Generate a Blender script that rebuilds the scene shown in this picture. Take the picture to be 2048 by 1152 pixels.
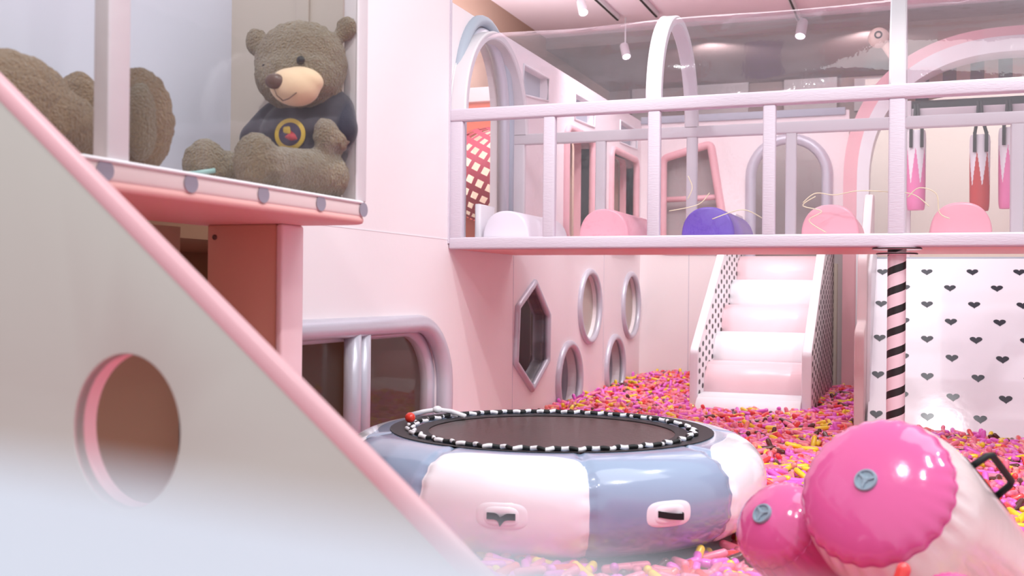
import bpy, bmesh, math, random
import numpy as np
from mathutils import Vector, Matrix, Euler
random.seed(7); rng=np.random.default_rng(7)
PI=math.pi; C=bpy.context.scene.collection; scene=bpy.context.scene
for o in list(bpy.data.objects): bpy.data.objects.remove(o)

# ------------------------------------------------------------ camera, world, lights, exposure
H=1.1; F=2100.0; YAW,PITCH,ROLL=math.radians(21.0),0.00203,0.01
cy,sy=math.cos(YAW),math.sin(YAW); cp,sp=math.cos(PITCH),math.sin(PITCH); cr,sr=math.cos(ROLL),math.sin(ROLL)
E_=np.array([[cy,0,-sy],[sy,0,cy],[0,-1,0.]])
P_=np.array([[1,0,0],[0,cp,sp],[0,-sp,cp]]); Q_=np.array([[cr,-sr,0],[sr,cr,0],[0,0,1]])
M_=Q_@P_@E_.T
cam=bpy.data.cameras.new('camera'); co=bpy.data.objects.new('camera',cam); C.objects.link(co)
cam.sensor_width=36; cam.lens=36*F/2048; cam.clip_start=0.02; cam.clip_end=60
cam.dof.use_dof=True; cam.dof.focus_distance=6.6; cam.dof.aperture_fstop=2.8
r0,r1,r2=M_[0],-M_[1],-M_[2]
co.matrix_world=Matrix(((r0[0],r1[0],r2[0],0),(r0[1],r1[1],r2[1],0),(r0[2],r1[2],r2[2],H),(0,0,0,1)))
scene.camera=co
def pj(x,y,z):
    c=M_@np.array([x,y,z-H]); return 1024+F*c[0]/c[2],576+F*c[1]/c[2],c[2]

scene.view_settings.view_transform='Standard'; scene.view_settings.look='None'
scene.view_settings.gamma=1; scene.view_settings.use_curve_mapping=False
scene.view_settings.exposure=0.02
w=bpy.data.worlds.new('world'); scene.world=w; w.use_nodes=True
w.node_tree.nodes['Background'].inputs[0].default_value=(0.92,0.94,1.0,1)
w.node_tree.nodes['Background'].inputs[1].default_value=0.82

def spot(loc,tgt,e,size=80,blend=.6,rad=.05,col=(.98,.985,1)):
    l=bpy.data.lights.new('spot_light','SPOT'); l.energy=e; l.spot_size=math.radians(size); l.spot_blend=blend
    l.shadow_soft_size=rad; l.color=col
    o=bpy.data.objects.new('spot_light',l); C.objects.link(o); o.location=loc
    o.rotation_euler=(Vector(tgt)-Vector(loc)).to_track_quat('-Z','Y').to_euler(); return o
SPOTS=[((-1.6,1.5,4.3),(-1.9,4.6,0.3),190),((0.2,2.0,4.3),(-0.4,4.6,0),170),((1.6,3.0,4.3),(0.4,4.2,0),150),
       ((-0.6,4.6,4.3),(-3.2,6.3,2.7),200),((0.9,5.6,4.3),(-0.2,6.5,0),170),((-1.9,5.6,4.3),(-1.8,7.6,1.6),120),
       ((1.9,6.8,4.4),(0.8,9.4,0.6),120),((-0.9,9.6,4.4),(-1.4,12,0.7),90),((0.3,9.4,4.4),(0.5,10.3,0.5),100),
       ((-2.0,9.8,4.4),(-3.2,11.3,1.0),150),((-2.6,9.0,4.4),(-2.4,12.9,1.2),110),((-0.4,1.2,4.0),(-1.2,2.2,0.6),70)]
for l,t,e in SPOTS: spot(l,t,e)
def area(loc,tgt,e,sx,sy_,col=(.98,.985,1)):  # added area fills, not fixtures of the rooms
    l=bpy.data.lights.new('added_area_light','AREA'); l.shape='RECTANGLE'; l.size=sx; l.size_y=sy_; l.energy=e; l.color=col
    o=bpy.data.objects.new('added_area_light',l); C.objects.link(o); o.location=loc
    o.rotation_euler=(Vector(tgt)-Vector(loc)).to_track_quat('-Z','Y').to_euler(); return o
area((0.6,4.2,4.5),(-.6,4.6,0),70,3,3)
area((-1.2,10.6,4.5),(-1.2,10.8,0),52,3,2.4)
area((-3.9,8.8,3.15),(-4.1,10.2,2.0),9,.8,.8)      # added fill for the room behind the arched doorway
spot((-4.1,10.5,3.1),(-4.1,11.0,2.2),28,120)  # added spot to brighten the cream recess behind the net
for x in (-2.6,-.6,1.6,3.6): spot((x,13.9,4.3),(x,17,2.6),170,130)  # added spots washing the far wall
area((-4.0,10.2,3.22),(-4.0,10.2,5),60,1.0,2.5)  # added uplight, hidden behind the wall top, to brighten the ceiling
area((-3.95,5.4,1.30),(-3.95,5.5,0),3.2,.5,1.5,(1,.82,.66))  # added warm fill inside the brown room
area((0.9,14.4,4.0),(0.9,15.5,2.0),16,1.5,1)       # added fill for the punching bag room

# ------------------------------------------------------------ materials
def lin(c):
    return tuple((v/12.92 if v<=.04045 else ((v+.055)/1.055)**2.4) for v in (x/255 for x in c))
MATS={}
def mat(name,rgb,rough=.55,bump=0,scale=40,metal=0,coat=0,spec=.5,var=0,emis=0,sheen=0,bdist=.01,stretch=None,trans=0):
    if name in MATS: return MATS[name]
    m=bpy.data.materials.new(name); m.use_nodes=True; nt=m.node_tree; b=nt.nodes['Principled BSDF']
    c=(*lin(rgb),1); b.inputs['Base Color'].default_value=c; b.inputs['Roughness'].default_value=rough
    b.inputs['Metallic'].default_value=metal; b.inputs['Coat Weight'].default_value=coat; b.inputs['Coat Roughness'].default_value=.05
    b.inputs['Specular IOR Level'].default_value=spec; b.inputs['Sheen Weight'].default_value=sheen
    b.inputs['Subsurface Weight'].default_value=0
    tc=nt.nodes.new('ShaderNodeTexCoord'); mp=nt.nodes.new('ShaderNodeMapping'); nt.links.new(tc.outputs['Object'],mp.inputs[0])
    if stretch: mp.inputs['Scale'].default_value=stretch
    n=nt.nodes.new('ShaderNodeTexNoise'); n.inputs['Scale'].default_value=scale; n.inputs['Detail'].default_value=4; nt.links.new(mp.outputs[0],n.inputs[0])
    if bump:
        bp=nt.nodes.new('ShaderNodeBump'); bp.inputs['Strength'].default_value=bump; bp.inputs['Distance'].default_value=bdist
        nt.links.new(n.outputs[0],bp.inputs['Height']); nt.links.new(bp.outputs[0],b.inputs['Normal'])
    if var:
        mx=nt.nodes.new('ShaderNodeMixRGB'); mx.inputs[1].default_value=c; mx.inputs[2].default_value=(c[0]*(1-var),c[1]*(1-var),c[2]*(1-var),1)
        nt.links.new(n.outputs[0],mx.inputs[0]); nt.links.new(mx.outputs[0],b.inputs['Base Color'])
    if emis: b.inputs['Emission Color'].default_value=c; b.inputs['Emission Strength'].default_value=emis
    MATS[name]=m; return m
def clear(name,tint,fac_haze=.04,rough=.03,bump=.15,scale=3,ior=1.45,boost=1.0):
    m=bpy.data.materials.new(name); m.use_nodes=True; nt=m.node_tree; nt.nodes.clear(); N=nt.nodes.new; L=nt.links.new
    out=N('ShaderNodeOutputMaterial'); tr=N('ShaderNodeBsdfTransparent'); tr.inputs[0].default_value=(*tint,1)
    gl=N('ShaderNodeBsdfGlossy'); gl.inputs['Roughness'].default_value=rough; gl.inputs[0].default_value=(1,1,1,1)
    lw=N('ShaderNodeLayerWeight'); pw=N('ShaderNodeMath'); pw.operation='POWER'; pw.inputs[1].default_value=5.0; L(lw.outputs['Facing'],pw.inputs[0]); lw.inputs['Blend'].default_value=.5
    ml=N('ShaderNodeMath'); ml.operation='MULTIPLY_ADD'; ml.inputs[1].default_value=.4*boost; ml.inputs[2].default_value=.045*boost; ml.use_clamp=True; L(pw.outputs[0],ml.inputs[0])
    tc=N('ShaderNodeTexCoord'); ns=N('ShaderNodeTexNoise'); ns.inputs['Scale'].default_value=scale; ns.inputs['Detail'].default_value=5; L(tc.outputs['Object'],ns.inputs[0])
    bp=N('ShaderNodeBump'); bp.inputs['Strength'].default_value=bump; bp.inputs['Distance'].default_value=.03; L(ns.outputs[0],bp.inputs['Height']); L(bp.outputs[0],gl.inputs['Normal'])
    df=N('ShaderNodeBsdfDiffuse'); df.inputs[0].default_value=(.95,.92,.97,1)
    m1=N('ShaderNodeMixShader'); m1.inputs[0].default_value=fac_haze; L(tr.outputs[0],m1.inputs[1]); L(df.outputs[0],m1.inputs[2])
    m2=N('ShaderNodeMixShader'); mn=N('ShaderNodeMath'); mn.operation='MINIMUM'; mn.inputs[1].default_value=.22; L(ml.outputs[0],mn.inputs[0]); L(mn.outputs[0],m2.inputs[0]); L(m1.outputs[0],m2.inputs[1]); L(gl.outputs[0],m2.inputs[2]); L(m2.outputs[0],out.inputs[0])
    return m
M=dict(
 wall=mat('pink_wall_fabric',(248,236,238),.6,.12,9,bdist=.02),
 wallback=mat('pale_pink_wall_fabric',(248,238,238),.6,.1,9),
 white=mat('white_vinyl',(243,240,243),.38,.12,14),
 rail=mat('lilac_white_padding',(212,200,211),.5,.35,26,bdist=.006,stretch=(1,1,5)),
 railback=mat('white_padding',(222,214,217),.5,.2,20,bdist=.006),
 pink=mat('pink_vinyl',(240,184,190),.35,.08,10),
 palepink=mat('pale_pink_vinyl',(247,211,216),.28,.05,10),
 under=mat('pink_underside',(242,184,178),.5,.08,10),
 salmon=mat('salmon_vinyl',(226,170,150),.5,.1,10),
 orange=mat('orange_vinyl',(240,140,116),.6),
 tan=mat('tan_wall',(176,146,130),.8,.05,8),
 umber=mat('umber_wall',(160,136,110),.8,.05,8),  # shade under the platform is put into this wall colour
 brown=mat('brown_interior',(146,110,82),.8,.05,8),  # darkness of the unlit rooms is put into this brown
 taupe=mat('taupe_wall',(150,128,122),.8,var=.15,scale=1.2),
 taupelight=mat('taupe_panel',(182,170,168),.8),
 ceil=mat('pink_ceiling',(252,230,240),.85),
 silver=mat('silver_grey_padding',(204,201,212),.3,.25,18,metal=.2,bdist=.006),
 greyblue=mat('grey_blue_padding',(176,184,196),.5,.15,14),
 tubewhite=mat('white_pvc',(246,240,246),.16,.15,6,coat=.6,bdist=.012),
 tubegrey=mat('grey_blue_pvc',(150,166,194),.16,.15,6,coat=.6,bdist=.012),
 hotpink=mat('hot_pink_pvc',(218,90,152),.14,.2,7,coat=.8,bdist=.012),
 whitepvc=mat('milky_pvc',(242,224,224),.2,.3,9,coat=.5,bdist=.012),
 valve=mat('grey_plastic',(140,158,172),.35),
 black=mat('black_webbing',(16,16,18),.6,.3,300,bdist=.001),
 jump=mat('black_jump_mat',(58,50,46),.32,.5,60,bdist=.003,var=.3),
 trim=mat('black_trim_fabric',(30,31,33),.55,.2,120,bdist=.001),
 ropewhite=mat('white_rope',(240,236,240),.6,.4,300,bdist=.001),
 red=mat('red_plastic',(236,60,44),.25,coat=.3),
 heart=mat('dark_slate_print',(48,54,62),.25),
 dot=mat('black_print',(44,48,46),.5),
 greydot=mat('grey_print',(152,146,160),.5),
 stripe=mat('dark_stripe_print',(34,27,28),.4),
 polepink=mat('pole_pink',(240,206,214),.3,coat=.3),
 purple=mat('purple_vinyl',(112,78,186),.3,.05,10),
 bumppink=mat('bump_pink_vinyl',(244,168,182),.3,.05,10),
 bumpwhite=mat('bump_white_vinyl',(246,240,248),.35,.05,10),
 fur=mat('taupe_fur',(184,158,122),.95,1.0,130,spec=.1,var=.65,sheen=.5,bdist=.03),
 fur2=mat('tan_fur',(190,154,116),.95,1.0,120,spec=.1,var=.6,sheen=.4,bdist=.03),
 muz=mat('cream_plush',(240,206,170),.7,.1,60,sheen=.3),
 nose=mat('brown_nose',(96,66,56),.35),
 eye=mat('black_eye',(20,16,16),.15),
 shirt=mat('navy_cloth',(40,38,52),.85,.3,120,sheen=.2,bdist=.003),
 yellow=mat('yellow_print',(224,186,60),.6),
 redp=mat('red_print',(190,50,60),.6), navy=mat('navy_print',(46,30,70),.6),
 net=mat('raspberry_webbing',(206,84,108),.6),
 cream=mat('cream_wall',(250,240,222),.7),
 peach=mat('peach_foam',(250,228,210),.5),
 mint=mat('mint_strap',(160,200,196),.5),
 metalw=mat('white_metal',(235,230,235),.4), metalk=mat('black_metal',(30,28,30),.4),
 lamp=mat('lit_lamp_face',(255,250,255),.5,emis=14),
 bagred=mat('red_bag_vinyl',(200,60,56),.4), bagpink=mat('pink_bag_vinyl',(236,130,180),.4), bagwhite=mat('white_bag_vinyl',(240,236,240),.4),
 olive=mat('dark_webbing',(58,62,58),.6), wire=mat('pale_gold_wire',(238,226,190),.4),
 board=mat('grey_white_board',(210,206,196),.55,.03,6),
 ledge=mat('white_foam_ledge',(236,240,250),.6),
 deck=mat('blush_deck_vinyl',(236,214,212),.45,.1,12),
 boxwhite=mat('bluish_white_panel',(226,228,244),.6),
 boxbeige=mat('beige_panel',(196,184,174),.7),
)
M['vinyl']=clear('clear_tunnel_vinyl',(.92,.88,.92),.04,.045,.35,2.2,boost=1.5)
M['pane']=clear('clear_side_vinyl',(.95,.93,.95),.02,.04,.6,2.5,boost=1.2)
M['acrylic']=clear('clear_acrylic',(.95,.95,.94),.015,.03,.08,1.5,boost=.45)
M['scratch']=clear('clear_patch_vinyl',(.97,.93,.95),.35,.15,.1,4,boost=1.5)

# ------------------------------------------------------------ helpers
def root(name,loc,label,cat,group=None):
    o=bpy.data.objects.new(name,None); C.objects.link(o); o.location=loc; o.empty_display_size=.05
    tag(o,label,cat,group); return o
def tag(o,label=None,cat=None,group=None,kind=None):
    if label: o['label']=label
    if cat: o['category']=cat
    if group: o['group']=group
    if kind: o['kind']=kind
    return o
def off(p):
    v=Vector((0,0,0))
    while p is not None: v+=Vector(p.location); p=p.parent
    return v
def mk(name,V,Fc,m,parent=None,smooth=True,idx=None,sharp=None):
    """V in world coordinates; one mesh object; m a material key or list of keys"""
    d=off(parent); me=bpy.data.meshes.new(name)
    o=bpy.data.objects.new(name,me); C.objects.link(o)
    if parent: o.parent=parent
    V=np.asarray(V,float)
    if parent is None:
        mn=V.min(0); mx=V.max(0); o.location=((mn[0]+mx[0])/2,(mn[1]+mx[1])/2,mn[2]); d=Vector(o.location)
    me.from_pydata((V-np.array(d)).tolist(),[],[tuple(int(i) for i in f) for f in Fc])
    for k in (m if isinstance(m,(list,tuple)) else [m]): me.materials.append(M[k])
    if idx is not None: me.polygons.foreach_set('material_index',list(idx))
    me.polygons.foreach_set('use_smooth',[bool(smooth)]*len(me.polygons)); me.update()
    if smooth and sharp: me.set_sharp_from_angle(angle=math.radians(sharp))
    return o
class B:
    def __init__(s): s.V=[]; s.F=[]; s.I=[]
    def add(s,V,Fc,i=0):
        b=len(s.V); s.V+= [tuple(v) for v in V]; s.F+=[tuple(a+b for a in f) for f in Fc]
        s.I+= (list(i) if hasattr(i,'__len__') else [i]*len(Fc)); return s
    def mk(s,name,m,parent=None,smooth=True,sharp=40): return mk(name,s.V,s.F,m,parent,smooth,s.I,sharp)
def bmout(bm):
    bm.verts.ensure_lookup_table(); bm.verts.index_update()
    V=[v.co[:] for v in bm.verts]; Fc=[[v.index for v in f.verts] for f in bm.faces]; bm.free(); return V,Fc
def box(x0,x1,y0,y1,z0,z1,bev=.01,seg=3):
    bm=bmesh.new(); bmesh.ops.create_cube(bm,size=1)
    for v in bm.verts: v.co=Vector(((x0+x1)/2+v.co.x*(x1-x0),(y0+y1)/2+v.co.y*(y1-y0),(z0+z1)/2+v.co.z*(z1-z0)))
    if bev: bmesh.ops.bevel(bm,geom=bm.edges[:],offset=bev,segments=seg,profile=.5,affect='EDGES')
    return bmout(bm)
def plate(outer,holes,mapf,t0,t1,bev=0,seg=3):
    """2-D outline with holes, thickness t0..t1; mapf(u,v,t)->xyz"""
    bm=bmesh.new(); E=[]
    for loop in [outer]+list(holes):
        vs=[bm.verts.new((u,v,0)) for u,v in loop]
        E+=[bm.edges.new((vs[i],vs[(i+1)%len(vs)])) for i in range(len(vs))]
    bmesh.ops.triangle_fill(bm,use_beauty=True,use_dissolve=False,edges=E)
    r=bmesh.ops.extrude_face_region(bm,geom=bm.faces[:])
    for g in r['geom']:
        if isinstance(g,bmesh.types.BMVert): g.co.z=1
    if bev:
        ed=[e for e in bm.edges if abs(e.verts[0].co.z-e.verts[1].co.z)<.5 and len(e.link_faces)==2 and (abs(e.link_faces[0].normal.z)>.5)!=(abs(e.link_faces[1].normal.z)>.5)]
        bm.normal_update()
        for v in bm.verts: v.co.z*= (t1-t0)
        ed=[e for e in bm.edges if len(e.link_faces)==2 and abs(e.link_faces[0].normal.dot(e.link_faces[1].normal))<.3 and abs(e.verts[0].co.z-e.verts[1].co.z)<1e-5]
        bmesh.ops.bevel(bm,geom=ed,offset=bev,segments=seg,profile=.5,affect='EDGES')
    else:
        for v in bm.verts: v.co.z*= (t1-t0)
    for v in bm.verts: v.co=Vector(mapf(v.co.x,v.co.y,v.co.z+t0))
    bmesh.ops.recalc_face_normals(bm,faces=bm.faces[:])
    return bmout(bm)
def tube(path,r,closed=False,n=12,cap=True,flat=1.0,up=(0,0,1)):
    P=[Vector(p) for p in path]; k=len(P); V=[];Fc=[]
    pn=None
    for i in range(k):
        if closed: t=(P[(i+1)%k]-P[i-1])
        else: t=P[min(i+1,k-1)]-P[max(i-1,0)]
        t.normalize()
        if pn is None:
            a=Vector(up)
            if abs(t.dot(a))>.9: a=Vector((1,0,0))
            nn=(a-t*a.dot(t)).normalized()
        else: nn=(pn-t*pn.dot(t)).normalized()
        pn=nn; bb=t.cross(nn); rr=r[i] if hasattr(r,'__len__') else r
        for j in range(n):
            a=2*PI*j/n; V.append(P[i]+nn*math.cos(a)*rr+bb*math.sin(a)*rr*flat)
    m=k if closed else k-1
    for i in range(m):
        for j in range(n):
            a=i*n+j; b=i*n+(j+1)%n; c=((i+1)%k)*n+(j+1)%n; d=((i+1)%k)*n+j
            Fc.append((a,b,c,d))
    if cap and not closed: Fc.append(tuple(range(n))[::-1]); Fc.append(tuple((k-1)*n+j for j in range(n)))
    return V,Fc
def lathe(prof,n=48,mat_=None,cap=False,ripple=None):
    V=[];Fc=[];k=len(prof)
    for i,(r,h) in enumerate(prof):
        for j in range(n):
            a=2*PI*j/n; rr=r+(ripple(i,h,a) if ripple else 0); V.append((rr*math.cos(a),rr*math.sin(a),h))
    for i in range(k-1):
        for j in range(n): Fc.append((i*n+j,i*n+(j+1)%n,(i+1)*n+(j+1)%n,(i+1)*n+j))
    if cap: Fc.append(tuple(range(n))[::-1]); Fc.append(tuple((k-1)*n+j for j in range(n)))
    if mat_ is not None: V=[tuple(mat_@Vector(v)) for v in V]
    return V,Fc
def ell(c,r,n=24,m=16,rot=None):
    V=[];Fc=[]
    for i in range(m+1):
        p=PI*i/m
        for j in range(n):
            a=2*PI*j/n; v=Vector((r[0]*math.sin(p)*math.cos(a),r[1]*math.sin(p)*math.sin(a),r[2]*math.cos(p)))
            if rot: v.rotate(Euler(rot))
            V.append(v+Vector(c))
    for i in range(m):
        for j in range(n): Fc.append((i*n+j,(i+1)*n+j,(i+1)*n+(j+1)%n,i*n+(j+1)%n))
    return V,Fc
def rrect(u0,u1,v0,v1,r,n=8):
    o=[]
    for cx_,cy_,a0 in ((u1-r,v1-r,0),(u0+r,v1-r,90),(u0+r,v0+r,180),(u1-r,v0+r,270)):
        for i in range(n+1):
            a=math.radians(a0+90*i/n); o.append((cx_+r*math.cos(a),cy_+r*math.sin(a)))
    return o
def circ(u,v,r,n=48,s=1): return [(u+s*r*math.cos(2*PI*i/n),v+r*math.sin(2*PI*i/n)) for i in range(n)]
def archo(u0,u1,v0,vs,n=24,rise=None):
    r=(u1-u0)/2; R=rise or r; o=[(u0,v0),(u1,v0)]
    for i in range(n+1): a=PI*i/n; o.append(((u0+u1)/2+r*math.cos(a),vs+R*math.sin(a)))
    return o
def rpoly(pts,r,n=6):
    """polygon with rounded corners"""
    o=[];k=len(pts)
    for i in range(k):
        a,b,c=Vector(pts[i-1]),Vector(pts[i]),Vector(pts[(i+1)%k]); rr=r[i] if hasattr(r,'__len__') else r
        if rr<=0: o.append(tuple(b)); continue
        d1=(a-b);d2=(c-b); l=min(rr,d1.length*.45,d2.length*.45); p=b+d1.normalized()*l; q=b+d2.normalized()*l
        for j in range(n+1):
            t=j/n; v=p*(1-t)**2+b*2*t*(1-t)+q*t*t; o.append((v.x,v.y))
    return o
def dense(pts,step):
    o=[];k=len(pts)
    for i in range(k):
        a,b=Vector(pts[i]),Vector(pts[(i+1)%k]); m=max(1,int((b-a).length/step))
        for j in range(m): v=a.lerp(b,j/m); o.append((v.x,v.y))
    return o
mX=lambda x:(lambda u,v,t:(x+t,u,v))     # plane X=const, u=Y v=Z
mY=lambda y:(lambda u,v,t:(u,y+t,v))
mZ=lambda z:(lambda u,v,t:(u,v,z+t))

XW=-3.237; YB=7.127; YK=8.45; YE=12.92
# ------------------------------------------------------------ setting
def struct(name,VF,m,smooth=False,parent=None,idx=None,sharp=30):
    o=mk(name,VF[0],VF[1],m,parent,smooth,idx,sharp if smooth else None)
    if parent is None: o['kind']='structure'
    return o
struct('floor',box(-7,5,-1.5,19,-.45,-.06,0),'pink')
win=rpoly([(3.9,.2),(3.9,.84),(7.0,.84),(7.0,.2)],[.02,.02,.42,.3],10)
hexp=[(8.98,1.17),(9.36,.87),(9.35,.44),(8.93,.21),(8.5,.47),(8.54,.95)]
HOL=[(10.725,.935,.36),(12.45,.93,.37)]; LOW=[(10.03,.2,.375),(11.74,.2,.38)]
door=archo(7.3,8.2,1.44,2.52,20,.62)
outer=[(3.75,0),(7.1,0),(7.1,4.4),(4.62,4.4),(4.62,1.28),(4.62,.9),(3.75,.9)]
P1=rrect(9.86,10.78,1.6,2.72,.1); P2=rrect(11.5,12.66,1.6,2.72,.1)
W1=[(8.66,2.82),(9.32,2.88),(9.32,3.09),(8.66,3.09)]; W2=[(10.15,2.84),(10.85,2.86),(10.85,3.1),(10.15,3.1)]; W3=[(11.9,2.84),(12.7,2.86),(12.7,3.1),(11.9,3.1)]
struct('wall_left_front',plate([(4.62,0),(7.1,0),(7.1,4.55),(4.62,4.55)],[],mX(XW),-.12,0) if False else
       plate(dense([(4.62,.9),(7.1,.9),(7.1,4.55),(4.62,4.55)],.6),[],mX(XW),-.12,0),'wall')
# lower part of the same wall around the padded window, then the wall with round windows
lowfront=[(4.62,.9),(3.75,.9),(3.75,.84),(6.58,.84)]
c=[(7.0-.42+.42*math.sin(a),.42+.42*math.cos(a)) for a in [PI/2*i/12 for i in range(13)]]
lf=[(3.75,.9),(3.75,.84)]+c+[(7.0,.0),(7.1,0),(7.1,.9)]
struct('wall_left_lower',plate(lf,[],mX(XW),-.12,0),'wall')
struct('wall_left',plate(dense([(7.1,-.05),(YE,-.05),(YE,3.24),(7.1,3.24)],.5),
      [door,circ(*HOL[0]),circ(*HOL[1]),circ(LOW[0][0],.2,.36),circ(LOW[1][0],.2,.365),hexp,P1,P2,W1,W2,W3],mX(XW),-.12,0),'wall')
struct('trim_1',plate([(3.75,1.468),(7.1,1.468),(7.1,1.476),(3.75,1.476)],[],mX(XW),0,.002),'white')
struct('trim_2',box(XW-.02,XW+.012,7.088,7.112,1.44,4.5,.004),'rail')
# back wall
TRAP=rpoly([(-2.95,1.62),(-2.95,2.76),(-2.36,2.92),(-2.14,1.62)],.07)
ARCH=archo(-1.87,-.98,1.45,2.5,20)
struct('wall_back',plate(dense([(XW,-.05),(-.74,-.05),(-.74,3.26),(XW,3.26)],.5),[TRAP,ARCH],mY(YE),0,.12),'wallback')
struct('trim_6',box(XW-.01,XW+.002,11.28,11.286,.1,1.5,0),'silver')
struct('trim_7',box(XW-.01,XW+.002,8.46,8.466,-.05,1.4,0),'silver')
struct('trim_8',box(-.0-2.62,-2.614,YE-.002,YE,-.05,3.2,0),'silver')
struct('trim_3',box(XW,-.78,YE-.03,YE,3.2,3.29,.01),'greyblue',True)
struct('trim_4',box(-.93,-.85,YE-.05,YE,-.05,1.45,.01),'cream',True)
# tan outer walls, ceiling, dark rooms
struct('wall_outer_left',box(-4.93,-4.81,2.0,17.1,-.05,4.6,0),'tan')
struct('wall_far',box(-4.9,5,17.0,17.1,-.05,4.6,0),'taupe')
struct('wall_right',box(4.9,5.0,6.5,17.1,-.05,4.6,0),'taupe')
struct('ceiling_far',box(-4.81,4.9,13.75,17.0,4.44,4.6,0),'taupe')
struct('ceiling',box(-4.9,5,8.6,17.1,4.6,4.7,0),'ceil')
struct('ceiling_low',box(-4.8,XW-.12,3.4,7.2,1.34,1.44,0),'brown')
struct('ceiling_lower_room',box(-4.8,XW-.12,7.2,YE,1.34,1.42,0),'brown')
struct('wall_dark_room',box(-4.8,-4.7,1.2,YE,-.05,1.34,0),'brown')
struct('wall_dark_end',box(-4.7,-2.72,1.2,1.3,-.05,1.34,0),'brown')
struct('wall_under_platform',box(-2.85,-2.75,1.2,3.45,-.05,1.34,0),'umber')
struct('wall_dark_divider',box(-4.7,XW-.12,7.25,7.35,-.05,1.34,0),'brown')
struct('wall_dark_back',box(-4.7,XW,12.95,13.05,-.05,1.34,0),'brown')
struct('wall_cream',box(-4.8,XW-.12,11.0,11.1,1.42,3.2,0),'cream')
struct('wall_white_side',box(-4.8,-4.72,7.2,11.0,1.42,3.2,0),'cream')
struct('wall_orange',plate([(-4.8,1.42),(-3.36,1.42),(-3.36,3.05),(-4.8,3.05)],[circ(-4.12,2.28,.5)],mY(10.1),0,.08),'orange')
struct('trim_5',box(-4.78,-3.36,10.02,10.1,3.05,3.2,.01),'white',True)
struct('wall_bag_room',box(-.7,3.2,16.0,16.1,1.3,4.2,0),'boxbeige')
struct('floor_upper',box(-.36,3.0,10.86,16.0,1.32,1.44,.02),'palepink')
struct('floor_landing',box(-1.95,-.98,12.75,14.4,1.32,1.45,.02),'palepink')
struct('wall_landing',box(-3.2,-.75,14.4,14.5,1.3,3.2,0),'taupelight')

# dark interior panes behind grey frames (closed panels in upper wall windows)
def frame(name,loop,mapf,r,m,label,cat,group=None,extra=None,step=.05,flat=1.0):
    pts=[mapf(u,v,0) for u,v in dense(loop,step)]; c=np.mean(pts,0)
    rt=root(name,(c[0],c[1],min(p[2] for p in pts)),label,cat,group)
    mk('frame',*tube(pts,r,True,14),m,rt)
    if extra: extra(rt)
    return rt
# ---- padded windows in the left wall
def ww(rt):
    for y0,r in ((5.70,.055),(5.83,.05)):
        mk('mullion',*tube([(XW+.0,y0,.0),(XW+.0,y0,.45),(XW+.0,y0,.83)],r,n=16),'silver',rt)
    mk('pane',*plate([(3.9,0),(3.9,.84)]+c+[(7.0,0)],[],mX(XW-.08),0,.006),'acrylic',rt,False)
rt=root('padded_window',(XW,5.4,0),'large silver padded window with rounded corner behind the trampoline','window')
mk('frame',*tube([(XW+.01,4.0,.86),(XW+.01,5,.86),(XW+.01,6,.86)]+[(XW+.01,6.58+.46*math.sin(a),.4+.46*math.cos(a)) for a in [PI/2*i/14 for i in range(15)]]+[(XW+.01,7.04,.2),(XW+.01,7.03,-.05)],.062,n=16),'silver',rt)
ww(rt)
mk('inner_trim',*tube([(XW-.1,4.0,.82),(XW-.1,5,.82),(XW-.1,6,.82)]+[(XW-.1,6.55+.43*math.sin(a),.4+.42*math.cos(a)) for a in [PI/2*i/14 for i in range(15)]]+[(XW-.1,6.97,-.05)],.055,n=12),'silver',rt)
def pane(loop): 
    return lambda rt: mk('pane',*plate(loop,[],mX(XW-.05),0,.005),'acrylic',rt,False)
def reveal(loop,m='silver',d=.14):
    def f(rt):
        L=dense(loop,.05); k=len(L); V=[(XW+.005,u,v) for u,v in L]+[(XW-d,u,v) for u,v in L]
        mk('reveal',V,[(i,(i+1)%k,k+(i+1)%k,k+i) for i in range(k)],m,rt)
    return f
def both(a,b): return lambda rt:(a(rt),b(rt))
frame('padded_window',hexp,mX(XW+.01),.032,'silver','six-sided silver padded window in the pink wall under the bridge','window',extra=both(pane(hexp),reveal(hexp)))
for (u,v,r),lb in zip(HOL,('upper round silver-rimmed window, the one nearer the six-sided window','upper round silver-rimmed window next to the wall corner, farther from the six-sided window')):
    lp=circ(u,v,r+.01); frame('porthole',lp,mX(XW+.01),.034,'silver',lb,'window','upper round windows',
      extra=both(reveal(lp,d=.07),lambda rt,lp=lp: mk('panel',*plate(lp,[],mX(XW-.075),0,.01),'boxbeige',rt,False)))
for (u,v,r),lb in zip(LOW,('low round crawl hole with silver rim right beside the six-sided window, dark inside','low round crawl hole with silver rim nearest the capsule heap in the corner, dark inside')):
    lp=circ(u,v,r-.01); frame('crawl_hole',lp,mX(XW+.01),.038,'silver',lb,'hole','low crawl holes',extra=reveal(lp,d=.3))
for lp,lb in ((P1,'tall pink padded frame in the upper wall behind the white foam hump'),(P2,'tall pink padded frame in the upper wall closest to the back corner')):
    frame('wall_window',lp,mX(XW+.01),.04,'pink',lb,'window','pink frames of upper wall',extra=both(reveal(lp,'pink',.2),lambda rt,lp=lp: mk('panel',*plate(lp,[],mX(XW-.24),0,.02),'tan',rt,False)))
for lp,lb in ((W1,'grey sloping window panel high in wall nearest the arched doorway'),(W2,'grey sloping window panel high in wall, middle of three'),(W3,'grey sloping window panel high in wall nearest the back corner')):
    rt=root('upper_window',(XW,np.mean([p[0] for p in lp]),lp[0][1]),lb,'window','grey windows along the top of the wall')
    mk('panel',*plate(lp,[],mX(XW-.1),0,.02),'greyblue',rt,False)
    mk('frame',*tube([(XW+.003,u,v) for u,v in dense(lp,.2)],.012,True,8),'white',rt)
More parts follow.
